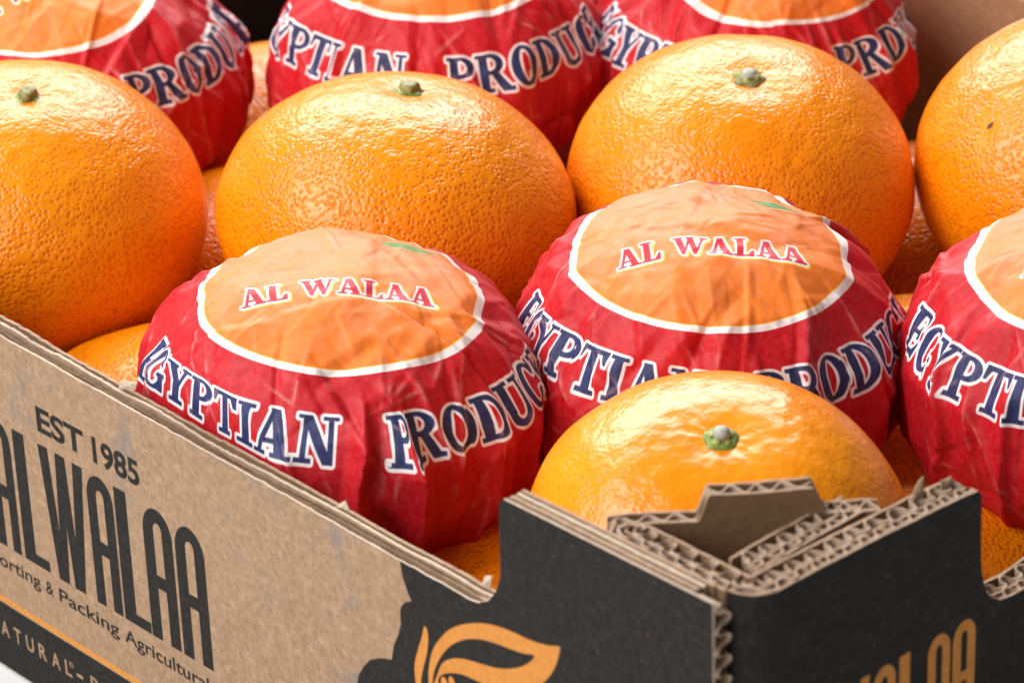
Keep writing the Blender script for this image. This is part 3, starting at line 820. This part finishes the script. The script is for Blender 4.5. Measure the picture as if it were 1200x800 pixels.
G_BARE = 'unwrapped oranges in the top layer'
BARE = [  # x, y, z, R, v, tilt a, tilt b, stalk, seed, label
    (54.5, 56.1, 69.5, 34.6, 26.7, 12.3, -8.8, 'fresh', 3, 'smallest bare orange, with fresh green stalk, right behind the folded corner of the box'),
    (105.5, 201.9, 70.1, 39.1, 30.6, 2.5, 8.2, 'stub', 11, 'bare orange with a short stalk stub at its rim, between the two front wrapped fruits'),
    (170.6, 161.9, 69.0, 38.2, 29.8, 11.6, -6.7, 'dry', 23, 'bare orange with dry brown and yellow stalk, behind the middle wrapped fruit'),
    (54.0, 264.9, 68.9, 38.2, 31.4, 10.4, -2.6, 'stub', 37, 'bare orange resting against the printed long wall at the left edge'),
    (228.2, 109.8, 70.6, 39.4, 32.2, 6, -9, 'dry', 51, 'bare orange cut by the right edge, with a tiny dark speck on its skin'),
]
for (x, y, z, R, v, a, b, st, sd, lab) in BARE:
    e = empty('orange')
    e.matrix_world = Matrix.Translation((x*MM, y*MM, z*MM)) @ rot_ab(a, b).to_4x4()
    tag(e, lab, 'orange', G_BARE)
    ob, zt = peel_mesh('peel', R, v, sd, e, mat=M_SMOOTH if sd == 3 else M_PEEL)
    calyx(e, zt + .1, st, sd*.7)
    if sd == 51:
        # the small dark scar on the side of this fruit
        n_ = Vector((-.643, .139, .753)); n_.normalize()
        c_ = Vector((n_.x*R*R, n_.y*R*R, n_.z*v*v)); c_ /= math.sqrt((c_.x/R)**2 + (c_.y/R)**2 + (c_.z/v)**2)
        t1 = n_.cross(Vector((0, 0, 1))).normalized(); t2 = n_.cross(t1)
        ring = [c_ + n_*.05 + t1*(.45*math.cos(q)) + t2*((.95 + .2*math.cos(3*q))*math.sin(q)) for q in np.linspace(0, 2*np.pi, 12, endpoint=False)]
        V = [tuple(p_) for p_ in ring] + [tuple(c_ + n_*.45)]
        link_mesh('skin_scar', V, [(q, (q+1) % 12, 12) for q in range(12)], M_SCAR, ob, smooth=True)

G_LOW = 'bare oranges in the bottom layer'
LOWER = [
    (45, 101, 29, 34, 25.5, 'bare bottom layer orange glimpsed through the cut-out of the long wall'),
    (45, 205, 32, 37.5, 29, 'bare bottom layer orange against the long wall, left of the front wrapped fruit'),
    (108, 258, 32, 37, 29, 'bare bottom layer orange seen in the slit between the two left bare oranges'),
    (165, 318, 31, 37, 28, 'bare bottom layer orange in the gap between the two left wrapped fruits at the back'),
    (104, 50, 30, 36, 27, 'bare bottom layer orange glimpsed through the cut-out of the black end wall'),
    (163, 103, 31, 37, 28, 'bare bottom layer orange in deep shade between the middle and right wrapped fruits'),
    (222, 160, 31, 37, 28, 'bare bottom layer orange in the gap between the two right bare oranges'),
]
for i, (x, y, z, R, v, lab) in enumerate(LOWER):
    ob, zt = peel_mesh('orange', R, v, 80 + i*7, None, 150, 90)
    ob.location = (x*MM, y*MM, z*MM)
    ob.rotation_euler = (2.2 + .3*i, .2*i, 1.1*i)
    ob.rotation_euler = (math.pi, 0, 1.1*i)
    tag(ob, lab, 'orange', G_LOW)

# ------------------------------------------------------------------ wrapped oranges
def wrapper_mesh(name, R, v, seed, yaw, pleats, clampx=-1e3, nexp=2.06, shift=(0, 0), nu=500, nv=220, ring_scale=1.0, crumple=1.0):
    """yaw: direction (radians, world plan angle) that faces the reader; pleats: (angle deg from reader, width deg, height mm, start rho, uv skip deg)"""
    r_ = np.random.default_rng(seed)
    al = np.linspace(0, 2*np.pi, nu, endpoint=False)            # 0 = towards the reader, positive = reader's right
    ph = np.linspace(0, np.pi*.985, nv)
    e = 2/nexp
    pr = R*np.sin(ph)**e; pz = v*np.sign(np.cos(ph))*np.abs(np.cos(ph))**e
    rho = np.concatenate([[0], np.cumsum(np.hypot(np.diff(pr), np.diff(pz)))])
    PH, AL = np.meshgrid(ph, al, indexing='ij')
    RHO = np.repeat(rho[:, None], nu, 1)
    W = yaw + AL
    base = np.stack([np.repeat(pr[:, None], nu, 1)*np.cos(W), np.repeat(pr[:, None], nu, 1)*np.sin(W), np.repeat(pz[:, None], nu, 1)], -1)
    # facets: the paper spans flats between the points where it touches
    rad = np.linalg.norm(base, axis=-1); d = base/rad[..., None]
    K = 110
    k = np.arange(K) + .5
    zf = 1 - 2*k/K; tf = math.pi*(1 + 5**.5)*k
    nk = np.stack([np.sqrt(1-zf**2)*np.cos(tf), np.sqrt(1-zf**2)*np.sin(tf), zf], 1) + r_.normal(0, .10, (K, 3))
    nk /= np.linalg.norm(nk, axis=1)[:, None]
    sup = np.sum(np.abs(nk*np.array([R, R, v]))**(nexp/(nexp-1)), 1)**((nexp-1)/nexp)*(1 + r_.uniform(-.012, .006, K))
    best = np.full(rad.shape, 1e9); acc = np.zeros(rad.shape)
    for n_, h_ in zip(nk, sup):
        c = d @ n_
        rr = np.where(c > .35, h_/np.maximum(c, .35), 1e3)
        acc += np.exp(-np.minimum(rr - rad + 4, 40)*9.0)
    fac = -np.log(np.maximum(acc, 1e-30))/9.0 - 4 + rad
    fac = np.clip(fac, rad - 2.5, rad + 2.0)
    cap = .35 + .65*sstep(8, 30, RHO)
    newr = rad + 1.0*(fac - rad)*crumple*cap
    # crumple: ridged folds
    q = base
    rid = lambda s, sd: 1 - 2*np.abs(noise3(q, s, sd))
    body = sstep(6, 20, RHO)
    newr += crumple*(.35*rid(17, seed+1)*cap + .14*rid(8, seed+2)*(.35 + .65*body) + .05*rid(4, seed+3)*body)
    crease = np.zeros_like(newr)
    # straight sharp folds, mostly running down the sides
    for kf in range(380):
        pf = math.radians(r_.uniform(8, 118)); af = r_.uniform(0, 2*np.pi)
        i_p = min(int(pf/(np.pi*.985)*(nv-1)), nv-1); j_a = int(((af - yaw) % (2*np.pi))/(2*np.pi)*nu) % nu
        c0 = base[i_p, j_a]; n0 = c0/np.array([R*R, R*R, v*v]); n0 = n0/np.linalg.norm(n0)
        down = np.array([0, 0, -1.]) + n0*n0[2]; down /= np.linalg.norm(down) + 1e-6
        side = np.cross(n0, down)
        spread = 1.2 if pf < .6 else .42
        tw = r_.normal(0, spread)
        t0 = down*math.cos(tw) + side*math.sin(tw); f0 = np.cross(n0, t0)
        small = kf >= 190
        Lf = r_.uniform(2.5, 8) if small else r_.uniform(6, 17)
        if small: tw = r_.uniform(-1.3, 1.3); t0 = down*math.cos(tw) + side*math.sin(tw); f0 = np.cross(n0, t0)
        w1, w2 = (r_.uniform(.6, 1.2), r_.uniform(1.0, 3.0)) if kf % 2 == 0 else (r_.uniform(1.0, 3.0), r_.uniform(2.5, 8))
        if small: w1, w2 = r_.uniform(.5, .9), r_.uniform(.8, 2.6)
        amp = r_.choice([-1, 1, 1])*r_.uniform(.2, .85)*((.40 if kf % 2 else .20) if pf < .75 else 1)*(1.1 if kf % 2 == 0 else 1.4)
        if small: amp = r_.choice([-1, 1])*r_.uniform(.15, .42)*(.5 if pf < .75 else 1)
        sel = np.sum((base - c0)**2, -1) < (1.6*Lf + 9)**2
        q0 = base[sel] - c0
        al_ = q0 @ t0; dd = q0 @ f0
        tri = np.where(dd < 0, np.clip(1 + dd/w1, 0, 1), np.clip(1 - dd/w2, 0, 1))
        lm = np.exp(-(al_/Lf)**4)
        newr[sel] += crumple*amp*tri*lm
        if (small or kf % 2 == 0) and amp > 0 and pf > .9: crease[sel] = np.maximum(crease[sel], np.clip(1 - np.abs(dd)/.5, 0, 1)*lm)
    # pleats running down from the shoulder
    tskip = np.zeros_like(AL)
    deg = np.degrees((AL + np.pi) % (2*np.pi) - np.pi)
    for (a0, wd, hh, st, skip) in pleats:
        a_l = a0 + 3.0*noise1(rho, 14, seed + int(a0) % 97)[:, None] + (RHO - st)*.05
        t = (deg - a_l + 180) % 360 - 180
        up = np.clip(1 + t/wd, 0, 1)*(t <= 0)                    # ramp that breaks off sharply at t = 0
        dn = np.exp(-np.clip(t, 0, None)/(.10*wd + .4))*(t > 0)
        amp = hh*sstep(st, st + 16, RHO)
        newr += 1.6*amp*(up**1.3 + dn)
        tskip += skip*(sstep(-.10*wd - .5, .3, t) - (1.0 if a0 < -2 else 0.0))*sstep(29.5, 36, RHO)*(1 - sstep(150, 172, np.abs(deg)))
    newr -= .55
    P = d*newr[..., None]
    P[..., 0] = np.where(P[..., 0] < clampx + .8, clampx + .8*np.exp(np.minimum((P[..., 0] - clampx - .8)/.8, 0)), P[..., 0])
    # print coordinates (mm on the flat sheet)
    wob = noise3(q, 16, seed+7)*.55
    A = AL + np.radians(tskip)
    RR = (RHO + wob*sstep(8, 25, RHO))*ring_scale
    X = RR*np.sin(A) + shift[0]*(1 - sstep(24, 44, RHO)*.9); Y = -RR*np.cos(A) + shift[1]*(1 - sstep(24, 44, RHO)*.9)
    uv = np.stack([X/PAPER + .5, Y/PAPER + .5], -1)
    o = link_mesh(name, P.reshape(-1, 3), [f for f in grid_faces(nu, nv)], M_PAPER, None, uv.reshape(-1, 2))
    at = o.data.attributes.new('crease', 'FLOAT', 'POINT'); at.data.foreach_set('value', crease.ravel().astype(np.float32))
    return o

def auto_pleats(seed, n=8):
    r_ = np.random.default_rng(seed + 500)
    a = np.linspace(-180, 180, n, endpoint=False) + r_.uniform(-10, 10, n)
    return [(x, r_.uniform(4, 13), r_.uniform(.15, .9), r_.uniform(30, 44), r_.uniform(0, 1.5)) for x in a]

G_WRAP = 'oranges wrapped in printed red tissue'
CAMXY = np.array([-322.4, -315.0])
WRAPPED = [  # x, y, z, R, v, tilt a, b, extra yaw deg, seed, own pleats, print shift, label
    (41.5, 143.5, 70.8, 39.7, 30.2, 2.5, 4.9, 1, 101, [(1, 5, 2.4, 33, 2), (14, 10, 3.4, 34, 5), (-78, 6, 1.6, 40, 6), (40, 7, 1.8, 46, 0), (62, 8, 1.6, 46, 0)], (2.4, 4.5), 'front left orange in red tissue, its printed words split by a deep fold'),
    (104.4, 107.2, 69.4, 38.5, 32.8, 2.6, 1.9, 3, 115, [(-4, 7, 1.1, 34, 1), (9, 4, .9, 33, 1), (-72, 7, 1.6, 40, 5), (30, 5, .8, 40, 1)], (1.5, 6.5), 'orange in red tissue directly behind the smallest bare orange'),
    (150.6, 45.3, 70.0, 39.0, 33.3, 1.0, -1.0, 8, 131, [(-60, 9, 1.6, 30, 3), (-38, 6, .9, 36, 1)], (0, 4), 'orange in red tissue cut by the right edge, near the black wall notch'),
    (104.5, 314.4, 69.5, 38.3, 32.5, 0.5, 0.5, 5, 149, [(80, 7, 1.2, 38, 3)], (10, 6.5), 'orange in red tissue at the back left, cut by the top left corner'),
    (165.7, 256.5, 71.0, 39.6, 34.6, 1.0, 0.8, -8, 163, [(-32, 6, 1.2, 30, 1), (-62, 8, 1.2, 38, 8)], (0, 4), 'orange in red tissue at back centre, behind the bare orange with stub'),
    (223.5, 209.5, 69.2, 38.8, 33.2, 0.1, 0.0, 22, 177, [(-14, 6, .8, 33, -11), (3, 8, 1.2, 33, 1), (33, 8, 1.4, 36, 9)], (-5, 11), 'orange in red tissue at back right, in front of the plain far wall'),
]
for (x, y, z, R, v, a, b, ey, sd, pl, sh, lab) in WRAPPED:
    dv = CAMXY - np.array([x, y])
    yaw = math.atan2(dv[1], dv[0]) + math.radians(ey)
    o = wrapper_mesh('wrapped_orange', R, v, sd, yaw, pl + auto_pleats(sd), clampx=6.8 - x, shift=sh)
    o.matrix_world = Matrix.Translation((x*MM, y*MM, z*MM)) @ rot_ab(a, b).to_4x4()
    tag(o, lab, 'wrapped orange', G_WRAP)

# never deeper than thing > part > sub-part
for o in list(bpy.data.objects):
    while o.parent and o.parent.parent and o.parent.parent.parent:
        o.parent = o.parent.parent
